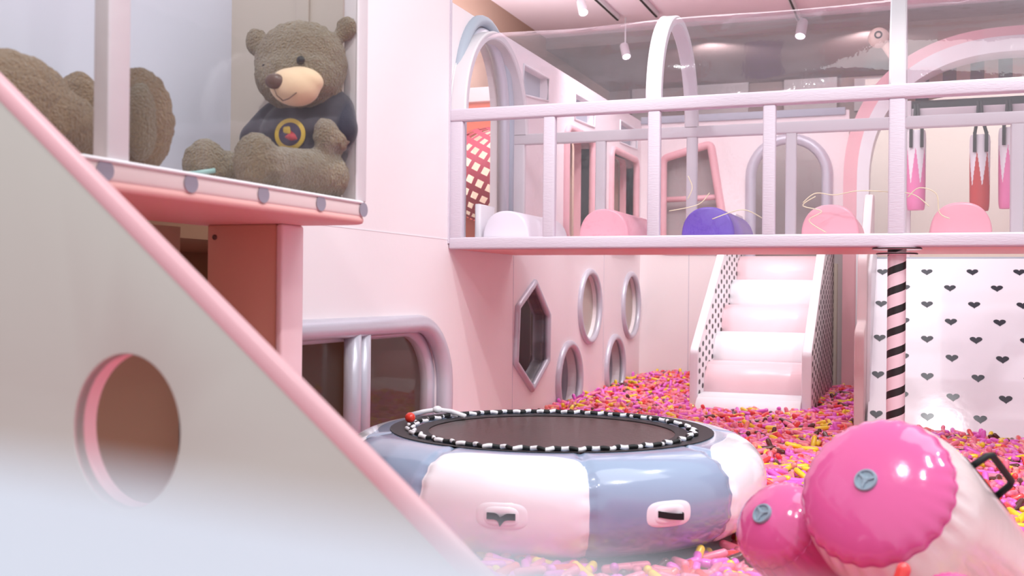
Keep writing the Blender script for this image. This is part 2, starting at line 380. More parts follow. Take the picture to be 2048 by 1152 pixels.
# arched doorway padding
rt=root('arch_padding',(XW,7.75,1.44),'silver grey padding round the arched doorway at the left end of the bridge','padding')
ap=[(XW+.0,u,v) for u,v in dense(door[1:]+door[:1],.08)]
i0=[(XW+.0,8.2,1.44)]+[(XW,7.75+.45*math.cos(a),2.52+.62*math.sin(a)) for a in [PI*i/24 for i in range(25)]]+[(XW,7.3,1.44)]
mk('inner_padding',*tube(i0,.05,n=14),'silver',rt)
mk('outer_padding',*tube([(XW+.01,7.75+(y-7.75)*1.22,2.52+(z-2.52)*1.16 if z>2.52 else z) for _,y,z in i0],.045,n=14),'greyblue',rt)
# back wall frames
def bt(rt):
    mk('crossbar',*tube([(-2.93,YE+.02,2.25),(-2.5,YE+.02,2.26),(-2.28,YE+.02,2.27)],.035,n=12),'pink',rt)
    mk('panel',*plate(TRAP,[],mY(YE+.2),0,.02),'taupelight',rt,False)
frame('wall_window',TRAP,mY(YE-.01),.05,'pink','slanted pink padded window frame on the back wall behind the tunnel','window',extra=bt)
frame('padded_arch',ARCH,mY(YE-.01),.065,'silver','silver padded arch frame at the top of the staircase','arch')

# ---- round net in the orange wall
rt=root('net_tunnel',(-4.12,10.1,1.8),'raspberry red webbing net bulging from the round opening in orange wall','net')
bn=B(); nu,nv=22,13
def npt(u,v):   # hemisphere bulging toward -Y, tilted
    th=2*PI*u; ph=(PI/2)*v
    p=Vector((.5*math.sin(ph)*math.cos(th),-.5*math.cos(ph)*1.25,.5*math.sin(ph)*math.sin(th)))
    return p
net=[]
R3=Matrix.Rotation(math.radians(28),3,'Y')@Matrix.Rotation(math.radians(-10),3,'Z')
def sp_(a,b): # lattice by latitude (b) and longitude (a), poles left/right
    p=Vector((math.sin(a)*math.cos(b),-math.cos(a)*math.cos(b),math.sin(b)))
    p=R3@p; return Vector((-4.12+p.x*.5,10.08+min(p.y,0.0)*.62,2.28+p.z*.5)) , p.y
def band(f,n,wd):
    prev=None
    for i in range(n+1):
        a=f(i/n,-wd); b=f(i/n,wd)
        if prev and a[1]<0.02 and b[1]<0.02: bn.add([prev[0],a[0],b[0],prev[1]],[(0,1,2,3)])
        prev=(a[0],b[0])
for k in range(-5,6): band(lambda t,w,k=k: sp_(-PI/2+PI*t+ .0,k*.27+w),40,.062)
for k in range(-7,8): band(lambda t,w,k=k: sp_(k*.21+w/ max(.3,1),-PI/2+PI*t),40,.04)
bn.mk('webbing','net',rt)
mk('rim',*tube([(-4.12+.5*math.cos(2*PI*i/40),10.07,2.28+.5*math.sin(2*PI*i/40)) for i in range(40)],.02,True),'orange',rt)
o=mk('foam_scoop',*plate([(0,0),(.2,0),(.3,.3),(0,.3)],[],lambda u,v,t:(-3.12+ .0+t, 7.32+u,1.45+v),0,.05,.012),'white'); tag(o,'small white foam scoop standing beside the doorway at left end of bridge','foam block')

# ------------------------------------------------------------ bridge
BX1=1.75
rt=root('bridge_deck',(-.7,7.8,1.4),'pink bottomed padded bridge deck spanning across the pit','bridge')
mk('deck',*box(XW+.005,BX1,YB+.03,YK,1.40,1.47,.02),'under',rt,sharp=40)
mk('deck_top',*box(XW+.01,BX1-.01,YB+.09,YK-.09,1.468,1.488,.004),'white',rt,sharp=40)
rt=root('bridge_railing',(-.7,7.8,1.4),'white padded frame of the bridge tunnel, rails, posts and hoops','frame')
mk('bottom_rail',*box(XW+.004,BX1,YB-.03,YB+.09,1.400,1.487,.014),'rail',rt,sharp=40)
mk('bottom_rail',*box(XW+.004,BX1,YK-.09,YK,1.41,1.5,.014),'railback',rt,sharp=40)
mk('top_rail',*box(XW+.004,BX1,YB-.035,YB+.045,2.345,2.437,.014),'rail',rt,sharp=40)
mk('top_rail',*box(XW+.004,BX1,YK-.04,YK+.03,2.345,2.437,.014),'railback',rt,sharp=40)
PX=[(-3.235,-3.13),(-2.5,-2.412),(-1.735,-1.648),(-.954,-.871),(-.166,-.066),(.64,.73),(1.42,1.51)]
for a,b in PX:
    mk('post',*box(a,b,YB-.025,YB+.035,1.48,2.35,.012),'rail',rt,sharp=40)
    mk('post',*box(a,b,YK-.035,YK+.02,1.49,2.35,.012),'railback',rt,sharp=40)
YM=(YB+YK)/2; RA=(YK-YB)/2; RI=.70
def hoop(x0,x1,rin,rout):
    V=[];Fc=[];n=40
    sec=[(x0,rin+.008),(x0+.008,rin),(x1-.008,rin),(x1,rin+.008),(x1,rout-.01),(x1-.01,rout),(x0+.01,rout),(x0,rout-.01)]
    for i in range(n+1):
        a=PI*i/n
        for x,r in sec: V.append((x,YM-(RA+r)*math.cos(a),2.43+(RI+r)*math.sin(a)))
    k=len(sec)
    for i in range(n):
        for j in range(k): Fc.append((i*k+j,i*k+(j+1)%k,(i+1)*k+(j+1)%k,(i+1)*k+j))
    return V,Fc
for x0,x1 in ((-3.235,-3.11),(-1.75,-1.645),(-.166,-.066),(1.4,1.5)):
    mk('hoop',*hoop(x0,x1,-.045,.022),'railback',rt,sharp=40)
    mk('hoop_piping',*tube([(x0+.004,YM-(RA+.02)*math.cos(a),2.43+(RI+.02)*math.sin(a)) for a in [PI*i/40 for i in range(41)]],.006,n=6),'white',rt)
def vin(x0,x1,n=36,m=24):
    V=[];Fc=[]
    for i in range(n+1):
        a=PI*i/n
        for j in range(m+1):
            x=x0+(x1-x0)*j/m; s=math.sin(PI*j/m)
            d=-.012*s*s+.004*math.sin(9*a+3*x)*s
            V.append((x,YM-(RA+d)*math.cos(a),2.435+(RI+d)*math.sin(a)))
    for i in range(n):
        for j in range(m): a=i*(m+1)+j; Fc.append((a,a+1,a+m+2,a+m+1))
    return V,Fc
rt=root('tunnel_cover',(-.7,7.8,1.48),'clear vinyl tunnel cover stretched over the bridge hoops','cover')
for x0,x1 in ((-3.13,-1.7),(-1.7,-.115),(-.115,1.45)):
    mk('vinyl_roof',*vin(x0,x1),'vinyl',rt)
def wavy(x0,x1,y,z0,z1,amp,ph):
    n,m=16,12; V=[];Fc=[]
    for i in range(n+1):
        for j in range(m+1):
            u=i/n;v=j/m; e=math.sin(PI*u)*math.sin(PI*v)
            V.append((x0+(x1-x0)*u,y+amp*e*math.sin(5*v+4*u+ph),z0+(z1-z0)*v))
    for i in range(n):
        for j in range(m): a=i*(m+1)+j; Fc.append((a,a+1,a+m+2,a+m+1))
    return V,Fc
for i in range(len(PX)-1):
    mk('vinyl_pane',*wavy(PX[i][1]-.01,PX[i+1][0]+.01,YB+.0,1.48,2.35,.012,i*1.7),'pane',rt)
    mk('vinyl_pane',*wavy(PX[i][1]-.01,PX[i+1][0]+.01,YK-.01,1.49,2.35,.015,i*2.3+1),'pane',rt)

# humps on the deck
HB=[(-2.86,'bumpwhite','white foam hump on the bridge deck, first from the doorway'),(-2.10,'bumppink','pink foam hump on the deck between the white hump and the purple one'),
    (-1.35,'purple','purple foam hump in the middle of the bridge deck'),(-.535,'bumppink','glossy pink foam hump left of the tall bridge post, right of the purple one'),(.27,'bumppink','pink foam hump at the right end of the bridge in front of the punching bags')]
for x,m_,lb in HB:
    hw=.185; prof=[]
    for i in range(25):
        a=PI*i/24; prof.append((x-hw*math.copysign(abs(math.cos(a))**.85,math.cos(a)),1.488+.205*math.sin(a)**.9 if 0<a<PI-1e-6 else 1.488))
    o=mk('foam_hump',*plate(prof,[],mY(7.3),0,.95,.018,3),m_,None,True,sharp=50); tag(o,lb,'foam hump','foam humps along the bridge deck')

# fairy wires
def wire(pts,lb):
    P=[Vector(p) for p in pts]; out=[]
    for i in range(len(P)-1):
        a=P[max(i-1,0)];b=P[i];c_=P[i+1];d=P[min(i+2,len(P)-1)]
        for k in range(8):
            t=k/8; out.append(.5*((2*b)+(c_-a)*t+(2*a-5*b+4*c_-d)*t*t+(3*b-a-3*c_+d)*t**3))
    out.append(P[-1]); o=mk('wire_strand',*tube(out,.0035,n=6),'wire'); tag(o,lb,'wire','pale wire strands behind the vinyl')
yy=YB+.07
wire([(-.70,yy,1.70),(-.62,yy,1.76),(-.5,yy+.03,1.75),(-.35,yy,1.77),(-.18,yy,1.76),(-.02,yy,1.74),(.08,yy,1.66)],'pale wire strand crossing from the glossy pink hump to behind the post')
wire([(-.62,yy,1.74),(-.7,yy,1.68),(-.58,yy,1.64),(-.66,yy,1.58),(-.55,yy,1.50)],'pale wire strand curling down over the glossy pink hump')
wire([(-.05,yy,1.72),(.02,yy,1.78),(.12,yy,1.74),(.14,yy,1.62),(.2,yy,1.58)],'pale looped wire strand right of the tall bridge post')
wire([(-1.3,yy,1.60),(-1.1,yy,1.66),(-.96,yy,1.6)],'pale wire strand crossing the purple hump')
wire([(-1.6,yy,1.66),(-1.4,yy,1.70),(-1.32,yy,1.78)],'short pale wire strand left of the purple hump')
wire([(-1.47,yy,1.9),(-1.44,yy,1.82),(-1.47,yy,1.74)],'short hooked wire strand above the purple hump')

# ------------------------------------------------------------ pole
rt=root('striped_pole',(-.111,7.20,0),'pink pole with black spiral stripe holding up the bridge','pole')
V=[];Fc=[];I=[];n=40;L=180
for i in range(L+1):
    z=-.05+1.45*i/L
    for j in range(n):
        a=2*PI*j/n+ z/.132*2*PI; V.append((-.111+.058*math.cos(a),7.20+.058*math.sin(a),z))
for i in range(L):
    for j in range(n): Fc.append((i*n+j,i*n+(j+1)%n,(i+1)*n+(j+1)%n,(i+1)*n+j)); I.append(1 if j<15 else 0)
mk('pole',V,Fc,['polepink','stripe'],rt,True,I)
for z,r in ((1.385,.15),(1.352,.125)):
    mk('flange',*lathe([(.058,z),(r-.006,z),(r,z+.004),(r,z+.009),(r-.006,z+.013),(.058,z+.013)],40,Matrix.Translation((-.111,7.20,0))),'polepink',rt,sharp=30)
    mk('flange_trim',*lathe([(r,z+.002),(r+.004,z+.006),(r,z+.011)],40,Matrix.Translation((-.111,7.20,0))),'stripe',rt)

# ------------------------------------------------------------ staircase
rt=root('foam_staircase',(-1.46,11.4,0),'pink and white foam staircase with black dotted side boards','staircase')
SX0,SX1=-1.95,-.98
for i in range(-1,5):
    y0=10.4+.5*i; z0=.114+.283*(i-0)-.0; z1=z0+.283; 
    yb=y0+.5
    # rounded nose: riser bulging forward
    prof=[(min(y0+.56,12.9),z0-.02),(min(y0+.56,12.9),z1)]
    for k in range(17):
        a=PI/2*k/16; prof.append((y0+.20-.20*math.sin(a)+.02, z1-.02-.26*(1-math.cos(a)) if k else z1-.0))
    prof+= [(y0+.03,z0-.02)]
    mk('step',*plate(prof,[],lambda u,v,t:(SX0+t,u,v),0,SX1-SX0,.004,1),'palepink' if i%2==0 else 'tubewhite' if False else ('palepink' if i%2==0 else 'white'),rt,True,sharp=50)
def board(x0,x1):
    pts=[(10.1,-.05),(10.1,.54),(10.22,.62),(12.3,2.02),(12.86,2.02),(12.86,-.05)]
    return plate(rpoly(pts,[0,.05,.06,.1,.02,0]),[],lambda u,v,t:(x0+t,u,v),0,x1-x0,.012,2)
for x0,x1,e0 in ((-2.03,-1.95,0),(-.98,-.89,0)):
    b_=B(); VV,FF=board(x0,x1); b_.add(VV,FF,0)
    for r in range(44):
        for q in range(9):
            y=10.19+q*.34+(r%2)*.17; z=.02+r*.052
            top=.54+(y-10.12)*.673
            if z>min(top,2.02)-.04 or y>12.82: continue
            cc=[(x1+.0015,y+.05*math.cos(2*PI*k/10),z+.027*math.sin(2*PI*k/10)) for k in range(10)]
            b_.add(cc,[tuple(range(10))],1)
    b_.mk('side_board',['white','dot'],rt,True,35)

# ------------------------------------------------------------ heart slope
rt=root('heart_slope',(.6,10.0,0),'wide white climbing slope printed with dark hearts right of the pole','slide')
sl=Vector((0,1.75,1.45)); Ls=sl.length; sd=sl/Ls; nrm=Vector((0,-sd.z,sd.y))
def SP(u,v,t): p=Vector((u,9.1,0))+sd*v+nrm*t; return tuple(p)
b_=B(); VV,FF=plate([(-.36,-.1),(2.2,-.1),(2.2,Ls),(-.36,Ls)],[],SP,-.12,0); b_.add(VV,FF,0)
hs=[]
for k in range(28):
    t=2*PI*k/28; hs.append((.0032*16*math.sin(t)**3,.0033*(13*math.cos(t)-5*math.cos(2*t)-2*math.cos(3*t)-math.cos(4*t))))
for r in range(9):
    v=.16+r*.237; 
    for q in range(-2,12):
        u=.103+ (r%2)*.1975 + q*.395-.79*0
        if u<-.36+.0 or u>2.1: continue
        pts=[SP(max(u+a,-.355),v+b,.0015) for a,b in hs]; b_.add(pts,[tuple(range(28))],1)
b_.mk('slope_panel',['tubewhite','heart'],rt,True,30)
pts=[(8.98,-.05),(8.98,.70),(9.1,.80),(9.72,.80),(9.82,1.42),(10.5,2.04),(10.95,2.08),(11.0,-.05)]
mk('side_board',*plate(rpoly([(9.0,-.05),(9.0,.80),(9.36,.86),(9.42,1.42),(9.85,1.50),(10.6,2.05),(11.0,2.08),(11.0,-.05)],[0,.09,.03,.09,.03,.12,.06,0]),[],mX(-.46),0,.08,.015,2),'deck',rt,True,sharp=40)
mk('inner_board',*plate(rpoly([(9.3,.0),(9.5,1.3),(9.9,1.46),(11.0,1.5),(11.0,-.05)],[0,.05,.03,0,0]),[],mX(-.38),0,.03,.006,1),'white',rt,True,sharp=40)
mk('top_ledge',*box(-.36,2.2,10.84,10.95,1.42,1.458,.01),'greyblue',rt,sharp=40)

# ------------------------------------------------------------ big arch (snail) with eye stalk, awning, punching bags
def sup(a,b_2,t,n=2.35):
    ct,st=math.cos(t),math.sin(t); return a*math.copysign(abs(ct)**(2/n),ct),b_2*abs(st)**(2/n)
def bandarch(ri,ro,bi,bo,y0,y1,x0=1.0,zc=2.35,z0=-.05):
    V=[];Fc=[];n=48; ring=[]
    pts=[]
    for i in range(n+1):
        t=PI-PI*i/n; pts.append((sup(ri,bi,t),sup(ro,bo,t)))
    rows=[((-ri,z0-zc),(-ro,z0-zc))]+pts+[((ri,z0-zc),(ro,z0-zc))]
    for (a,b) in rows:
        for (x,z),y in ((a,y0),(b,y0),(b,y1),(a,y1)): V.append((x0+x,y,zc+z))
    k=len(rows)
    for i in range(k-1):
        for j in range(4): Fc.append((i*4+j,i*4+(j+1)%4,(i+1)*4+(j+1)%4,(i+1)*4+j))
    return V,Fc
rt=root('snail_arch',(1.0,12.7,0),'tall pink and white arch with snail eye beyond the right end of tunnel','arch')
mk('outer_band',*bandarch(1.63,1.78,1.57,1.68,12.6,12.95),'pink',rt,sharp=40)
mk('inner_band',*bandarch(1.5,1.63,1.40,1.57,12.56,12.95),'white',rt,sharp=40)
mk('eye_stalk',*tube([(-.18,12.62,3.60),(-.25,12.6,3.78),(-.34,12.6,3.92),(-.40,12.6,3.98)],[.06,.05,.05,.06],n=14),'peach',rt)
e_=mk('eyeball',*ell((-.41,12.58,4.0),(.115,.115,.115)),'peach',rt)
mk('pupil_ring',*tube([(-.41+.035*math.cos(2*PI*i/20),12.466,4.01+.035*math.sin(2*PI*i/20)) for i in range(20)],.009,True,8),'dot',e_)
rt=root('striped_awning',(1.0,13.2,3.0),'black and beige striped awning inside the white arch','awning')
V=[];Fc=[];I=[]
for i in range(41):
    x=-.45+2.9*i/40; u=(x-1.0)/1.5; zt=3.80-.55*u*u; V+=[(x,13.0,zt),(x,12.98,zt-.30+.02*math.sin(i))]
for i in range(40): Fc.append((2*i,2*i+1,2*i+3,2*i+2)); I.append((i//2)%2)
V2=V+[(a,b+.04,c_) for a,b,c_ in V]; k=len(V); Fc2=Fc+[tuple(k+q for q in f[::-1]) for f in Fc]
mk('valance',V2,Fc2,['tan','stripe'],rt,False,I+I)
rt=root('hanging_rail',(1.0,11.8,3.0),'pale horizontal rail the punching bags hang from','rail')
mk('bar',*box(-.1,2.6,11.62,11.7,2.9,3.02,.015),'railback',rt,sharp=40)
mk('header',*box(-.1,2.6,11.8,11.9,3.02,3.13,.01),'olive',rt,sharp=40)
for xx in (-.08,2.58): mk('bracket',*box(xx-.03,xx+.03,11.6,11.9,1.45,3.1,.01),'railback',rt,sharp=40)
def bag(x,z0,z1,r,m2,lb,ph=0,tilt=0):
    rt=root('punching_bag',(x,11.5,z0),lb,'punching bag','punching bags hanging behind the bridge')
    n=96;L=90;V=[];Fc=[];I=[]
    for i in range(L+1):
        z=z0+(z1-z0)*i/L; rr=r*(1-.12*(abs(2*i/L-1)**12))*(.94+.06*i/L)
        for j in range(n): V.append((x+rr*math.cos(2*PI*j/n),11.5+rr*math.sin(2*PI*j/n),z))
    for i in range(L):
        for j in range(n):
            t=((j/n*6+ph)%1); zz=.30+.48*(1-abs(2*t-1)) ; Fc.append((i*n+j,i*n+(j+1)%n,(i+1)*n+(j+1)%n,(i+1)*n+j)); I.append(1 if i/L<zz else 0)
    Fc.append(tuple(range(n))[::-1]); I.append(1); Fc.append(tuple(L*n+j for j in range(n))); I.append(0 if m2!='bagred' else 1)
    mk('bag_body',V,Fc,['bagwhite',m2],rt,True,I,50)
    for s in (-1,1):
        mk('strap',*box(x+s*r*.55-.016,x+s*r*.55+.016,11.5-r*1.0-.012,11.5-r*.98+.008,z1-.18,z1+.02,.002,1),'olive',rt,sharp=40)
        mk('strap',*tube([(x+s*r*.55,11.5-r,z1),(x+s*r*.2,11.58,2.9),(x+s*r*.12,11.6,3.06)],.017,n=6),'olive',rt)
bag(0.0,1.96,2.77,.095,'bagpink','white and pink zigzag punching bag hanging nearest the tall bridge post',.1)
bag(.595,1.94,2.70,.098,'bagred','white and red zigzag punching bag hanging in the middle',.35)
bag(.86,1.96,2.76,.10,'bagpink','white and pink zigzag punching bag hanging right of the red one',.2)

# far wall panels, track lights
for i,(x0,x1,z0,z1) in enumerate(((-3.35,-2.5,3.9,4.5),(-1.95,-1.15,3.9,4.5),(-5.0+.6,-3.9,3.9,4.45),(-.9,-.3,3.9,4.4))):
    o=mk('wall_panel',*box(x0,x1,16.9,16.98,z0,z1,.01),'taupelight'); tag(o,['pale square panel on far wall seen through the middle of the tunnel','pale square panel on far wall left of the eye stalk','pale square panel on far wall nearest the left tunnel hoop','narrow pale panel on far wall behind the eye stalk'][i],'panel','pale panels on the far wall')
def track(x,y0,y1,lb):
    o=root('light_track',(x,(y0+y1)/2,4.5),lb,'light track'); mk('track_body',*box(x-.03,x+.03,y0,y1,4.54,4.6,.005),'metalw',o,sharp=40); mk('track_slot',*box(x-.012,x+.012,y0,y1,4.53,4.545,.002),'metalk',o,sharp=40)
track(-3.55,9.2,12.9,'white ceiling track with dark slot above the left tunnel hoop'); track(-3.05,9.2,12.9,'second plain white ceiling track beside the dark slotted one'); track(-1.4,10.5,13.7,'white ceiling track seen through the tunnel cover')
def head(x,y,z,d,lb,s=1.0):
    rt=root('track_spotlight',(x,y,z),lb,'spotlight','ceiling spotlights')
    q=Vector(d).to_track_quat('Z','Y').to_matrix().to_4x4(); m4=Matrix.Translation((x,y,z))@q
    mk('lamp_body',*lathe([(.001,-.1*s),(.05*s,-.1*s),(.055*s,-.09*s),(.055*s,.1*s),(.048*s,.1*s),(.046*s,.085*s)],24,m4),'metalw',rt,sharp=35)
    mk('lamp_face',*lathe([(.0001,.086*s),(.046*s,.086*s)],24,m4),'lamp',rt)
    mk('arm',*tube([(x,y,z),(x,y,4.56)],.01,n=8),'metalw',rt)
head(-3.62,11.6,4.38,(.4,-.6,-1),'white ceiling spotlight at the top beside the slotted track')
head(-3.45,12.9,4.14,(.35,-.5,-1),'white ceiling spotlight seen through the tunnel left of the middle hoop')
head(-1.36,13.6,4.42,(-.1,-.5,-1),'white ceiling spotlight seen through the tunnel above the far wall panels',1.2)
head(-.3,11.2,4.35,(.2,-.5,-1),'small white ceiling spotlight right of the tall bridge post',.8)

# ------------------------------------------------------------ display box with bears
XP=-1.983; YP=3.649
rt=root('display_platform',(-2.3,2.9,1.35),'dotted pink padded display platform carrying the teddy bears','platform')
pl=rpoly([(-2.72,1.78),(XP,1.78),(XP,YP),(-2.72,YP)],[0,0,.13,0],12)
mk('slab',*plate(dense(pl,.08),[],mZ(1.35),-.0,.03,.012,2),'under',rt,True,sharp=50)
b_=B(); VV,FF=plate(dense(pl,.08),[],mZ(1.372),0,.06,.014,3); b_.add(VV,FF,0)
for y in (1.83,2.182,2.531,2.897,3.251,3.560):
    b_.add([(XP+.0035,y+.032*math.cos(2*PI*k/16),1.403+.028*math.sin(2*PI*k/16)) for k in range(16)],[tuple(range(16))],1)
for x in (-2.15,-2.35,-2.55):
    for y in (2.0,2.35,2.7,3.05,3.4): b_.add([(x+.17,y+.04*math.cos(2*PI*k/16),1.4326)if False else (x+.12+.04*math.sin(2*PI*k/16),y+.04*math.cos(2*PI*k/16),1.4326) for k in range(16)],[tuple(range(16))],1)
b_.mk('padded_top',['deck','greydot'],rt,True,40)
mk('piping',*tube([(XP+.002,1.8,1.43),(XP+.002,2.4,1.43),(XP+.002,3.0,1.43)]+[(XP+.002,3.5,1.43)]+[(XP-.13+.132*math.cos(a),YP-.13+.132*math.sin(a),1.43) for a in [PI/2*i/8 for i in range(9)]],.006,n=8),'white',rt)
rt=root('support_pillar',(-2.47,3.6,0),'salmon padded pillar standing under the bear display platform','pillar')
mk('pillar_body',*box(-2.657,-2.33,3.5,3.64,0-.05,1.35,.006),'salmon',rt,sharp=40)
mk('lit_side_face',*box(-2.33,-2.296,3.49,3.645,0-.05,1.35,.012),'palepink',rt,sharp=40)  # paler vinyl stands in for light on the pillar's side
mk('bolt',*ell((-2.62,3.497,1.30),(.011,.006,.011),12,8),'nose',rt)
rt=root('display_case',(-2.3,2.9,1.432),'clear display case with beige posts around the teddy bears','display case')
mk('post',*box(-2.05,XP-.002,3.515,3.592,1.432,2.7,.008),'railback',rt,sharp=40)
mk('post',*box(-2.04,XP-.002,2.197,2.28,1.432,2.7,.008),'railback',rt,sharp=40)
mk('side_pane',*box(-1.995,-1.990,1.8,2.197,1.432,2.7,0),'acrylic',rt,False)
mk('side_pane',*box(-1.995,-1.990,2.28,3.515,1.432,2.7,0),'acrylic',rt,False)
cv=[(XP-.13+.125*math.cos(a),YP-.13+.125*math.sin(a)) for a in [PI/2*i/10 for i in range(11)]]
V=[(x,y,z) for x,y in cv for z in (1.432,2.7)]
mk('corner_pane',V,[(2*i,2*i+2,2*i+3,2*i+1) for i in range(10)],'acrylic',rt)
mk('back_panel',*box(-2.72,-2.645,1.78,YP,1.432,2.7,0),'boxwhite',rt,False)
mk('end_panel',*box(-2.645,-2.12,YP-.02,YP+.02,1.432,2.7,0),'boxbeige',rt,False)  # beige carries the shade on this end of the case
mk('batten',*box(-2.33,-2.27,YP-.035,YP-.02,1.9,2.7,.003),'boxbeige',rt,sharp=40)

def remesh(bd,name,m,parent,vox=.012,lump=.010,scale=.03,smooth=2):
    o=bd.mk(name,m,parent,True,None) if False else mk(name,bd.V,bd.F,m,parent,True)
    r=o.modifiers.new('remesh','REMESH'); r.mode='VOXEL'; r.voxel_size=vox; r.use_smooth_shade=True
    s=o.modifiers.new('smooth','SMOOTH'); s.factor=.6; s.iterations=smooth*4
    if lump:
        tx=bpy.data.textures.new(name+'_lumps','CLOUDS'); tx.noise_scale=scale; tx.noise_depth=2
        d=o.modifiers.new('lumps','DISPLACE'); d.texture=tx; d.strength=lump; d.mid_level=.5; d.texture_coords='GLOBAL'
    return o
def capsV(a,b,ra,rb,n=10):
    q=B(); a=Vector(a);b=Vector(b)
    for i in range(n+1): t=i/n; r=ra+(rb-ra)*t; q.add(*ell(a.lerp(b,t),(r,r,r),16,10))
    return q.V,q.F
rt=root('teddy_bear',(-2.2,3.35,1.433),'big seated brown teddy bear in a navy shirt with a yellow badge','teddy bear')
b_=B()
b_.add(*ell((-2.185,3.43,1.950),(.185,.15,.162)))       # head
b_.add(*ell((-2.17,3.40,1.89),(.172,.15,.125)))
b_.add(*ell((-2.375,3.42,2.045),(.052,.032,.062),16,10,(0,-.5,0)))
b_.add(*ell((-2.03,3.50,2.09),(.045,.03,.052),16,10,(0,.4,0)))
b_.add(*ell((-2.21,3.47,1.62),(.175,.13,.20)))          # torso
b_.add(*capsV((-2.07,3.42,1.52),(-2.09,3.12,1.515),.095,.08)); b_.add(*ell((-2.125,3.06,1.532),(.085,.062,.105)))
b_.add(*capsV((-2.33,3.40,1.52),(-2.36,3.14,1.52),.085,.078)); b_.add(*ell((-2.385,3.12,1.535),(.088,.06,.098)))
b_.add(*capsV((-2.06,3.47,1.77),(-2.03,3.42,1.66),.065,.06)); b_.add(*ell((-2.03,3.36,1.66),(.045,.055,.07)))
b_.add(*capsV((-2.34,3.5,1.75),(-2.39,3.40,1.62),.062,.058))
body=remesh(b_,'body','fur',rt,.011,.016,.022)
mz=B(); mz.add(*ell((-2.118,3.285,1.832),(.094,.075,.070),32,20,(0,.15,.25))); mz.add(*ell((-2.085,3.30,1.862),(.075,.06,.045),24,16,(0,.3,.2))); mzl=remesh(mz,'muzzle','muz',rt,.009,0)
mk('nose',*ell((-2.155,3.212,1.842),(.036,.02,.028),24,16,(0,0,.2)),'nose',rt)
mk('mouth',*tube([(-2.15,3.205,1.812),(-2.143,3.210,1.79),(-2.125,3.222,1.772)],.0022,n=6),'nose',rt)
mk('mouth',*tube([(-2.125,3.221,1.772),(-2.10,3.221,1.778),(-2.075,3.232,1.80)],.0022,n=6),'nose',rt)
mk('eye',*ell((-2.085,3.272,1.925),(.016,.014,.016),16,10),'eye',rt)
mk('eye',*ell((-2.245,3.285,1.915),(.014,.012,.014),16,10),'eye',rt)
b_=B(); b_.add(*ell((-2.19,3.465,1.655),(.185,.148,.175))); b_.add(*capsV((-2.07,3.47,1.77),(-2.04,3.45,1.70),.088,.085)); b_.add(*capsV((-2.33,3.5,1.76),(-2.375,3.43,1.67),.075,.072))
sh=remesh(b_,'shirt','shirt',rt,.011,.005,.05)
bc=Vector((-2.155,3.318,1.665)); bn_=Vector((.30,-.93,.1)).normalized(); bu=Vector((0,0,1)); bu=(bu-bn_*bu.dot(bn_)).normalized(); br=bu.cross(bn_)*-1
def bp(u,v,d=0): return tuple(bc+br*u+bu*v+bn_*d)
bd=mk('badge',*plate(circ(0,0,.060,32),[],lambda u,v,t:bp(u*.95,v,t),0,.006),['yellow'],sh)
mk('badge_centre',*plate(circ(0,0,.044,32),[],lambda u,v,t:bp(u*.95,v,t),.006,.008),['navy'],sh)
mk('badge_emblem',*plate(rpoly([(-.03,-.02),(-.005,-.025),(.02,-.012),(.004,.002),(.0,.015),(-.02,.0)],.006),[],lambda u,v,t:bp(u,v,t),.008,.0095),['redp'],sh)
mk('badge_emblem',*plate(rpoly([(-.004,.0),(.024,.004),(.026,.026),(.0,.03)],.008),[],lambda u,v,t:bp(u,v,t),.0085,.010),['yellow'],sh)
mk('foot_strap',*tube([(-2.475,3.07,1.50),(-2.42,3.045,1.497),(-2.36,3.045,1.50),(-2.30,3.07,1.51)],.009,n=8,flat=.5),'mint',rt)
rt=root('teddy_bear',(-2.4,2.4,1.433),'large tan teddy bear lying down behind the near case post, feet raised','teddy bear')
b_=B()
b_.add(*ell((-2.44,2.12,1.56),(.17,.28,.15),24,16,(.1,0,0)))
b_.add(*ell((-2.40,2.38,1.56),(.17,.17,.13)))
b_.add(*capsV((-2.37,2.3,1.54),(-2.30,2.62,1.55),.10,.09)); b_.add(*ell((-2.27,2.63,1.612),(.125,.10,.172)))
b_.add(*capsV((-2.48,2.3,1.54),(-2.50,2.56,1.56),.10,.09)); b_.add(*ell((-2.47,2.60,1.63),(.09,.07,.15)))
b_.add(*ell((-2.45,1.92,1.55),(.16,.12,.14))); b_.add(*ell((-2.43,2.28,1.61),(.17,.2,.16)))
remesh(b_,'body','fur2',rt,.012,.018,.025)
mk('foot_pad',*ell((-2.205,2.575,1.60),(.05,.06,.12),20,14),'fur',rt)

# ------------------------------------------------------------ near slide side panel with round hole
rt=root('slide_side_panel',(-1.6,1.75,0),'big white slanting slide side panel with pink edge and round hole','slide')
edge=[(-2.6,2.131),(-1.828,1.495),(-1.19,.969),(-.62,.5),(-.45,.36)]
ol=[(-2.6,-.05)]+[(x,z) for x,z in edge]+[(-.40,.25),(-.40,-.05)]
hole=circ(-1.486,.808,.155,56,.86)
mk('panel',*plate(dense(ol,.2),[hole],mY(1.7),0,.035,.006,2),'board',rt,True,sharp=40)
nn_=Vector((.64,0,.77))
V=[];
ed=[(x+.0,z) for x,z in edge]+[(-.395,.25),(-.395,-.05)]
P=[(x+.012,1.728,z+.012) for x,z in dense(edge[::1],.1)[:-1] if True]
P=[p for p in [(x+.006,1.722,z+.006) for x,z in [tuple(np.array(edge[i])*(1-t)+np.array(edge[i+1])*t) for i in range(4) for t in (0,.25,.5,.75)]]]+[(-.44,1.722,.36),(-.40,1.722,.28),(-.395,1.722,-.05)]
mk('edge_padding',*tube(P,.024,n=14),'palepink' if False else 'pink',rt)
L_=hole; k=len(L_)
V=[(u,y,v) for y in (1.704,1.735,1.765) for u,v in L_]
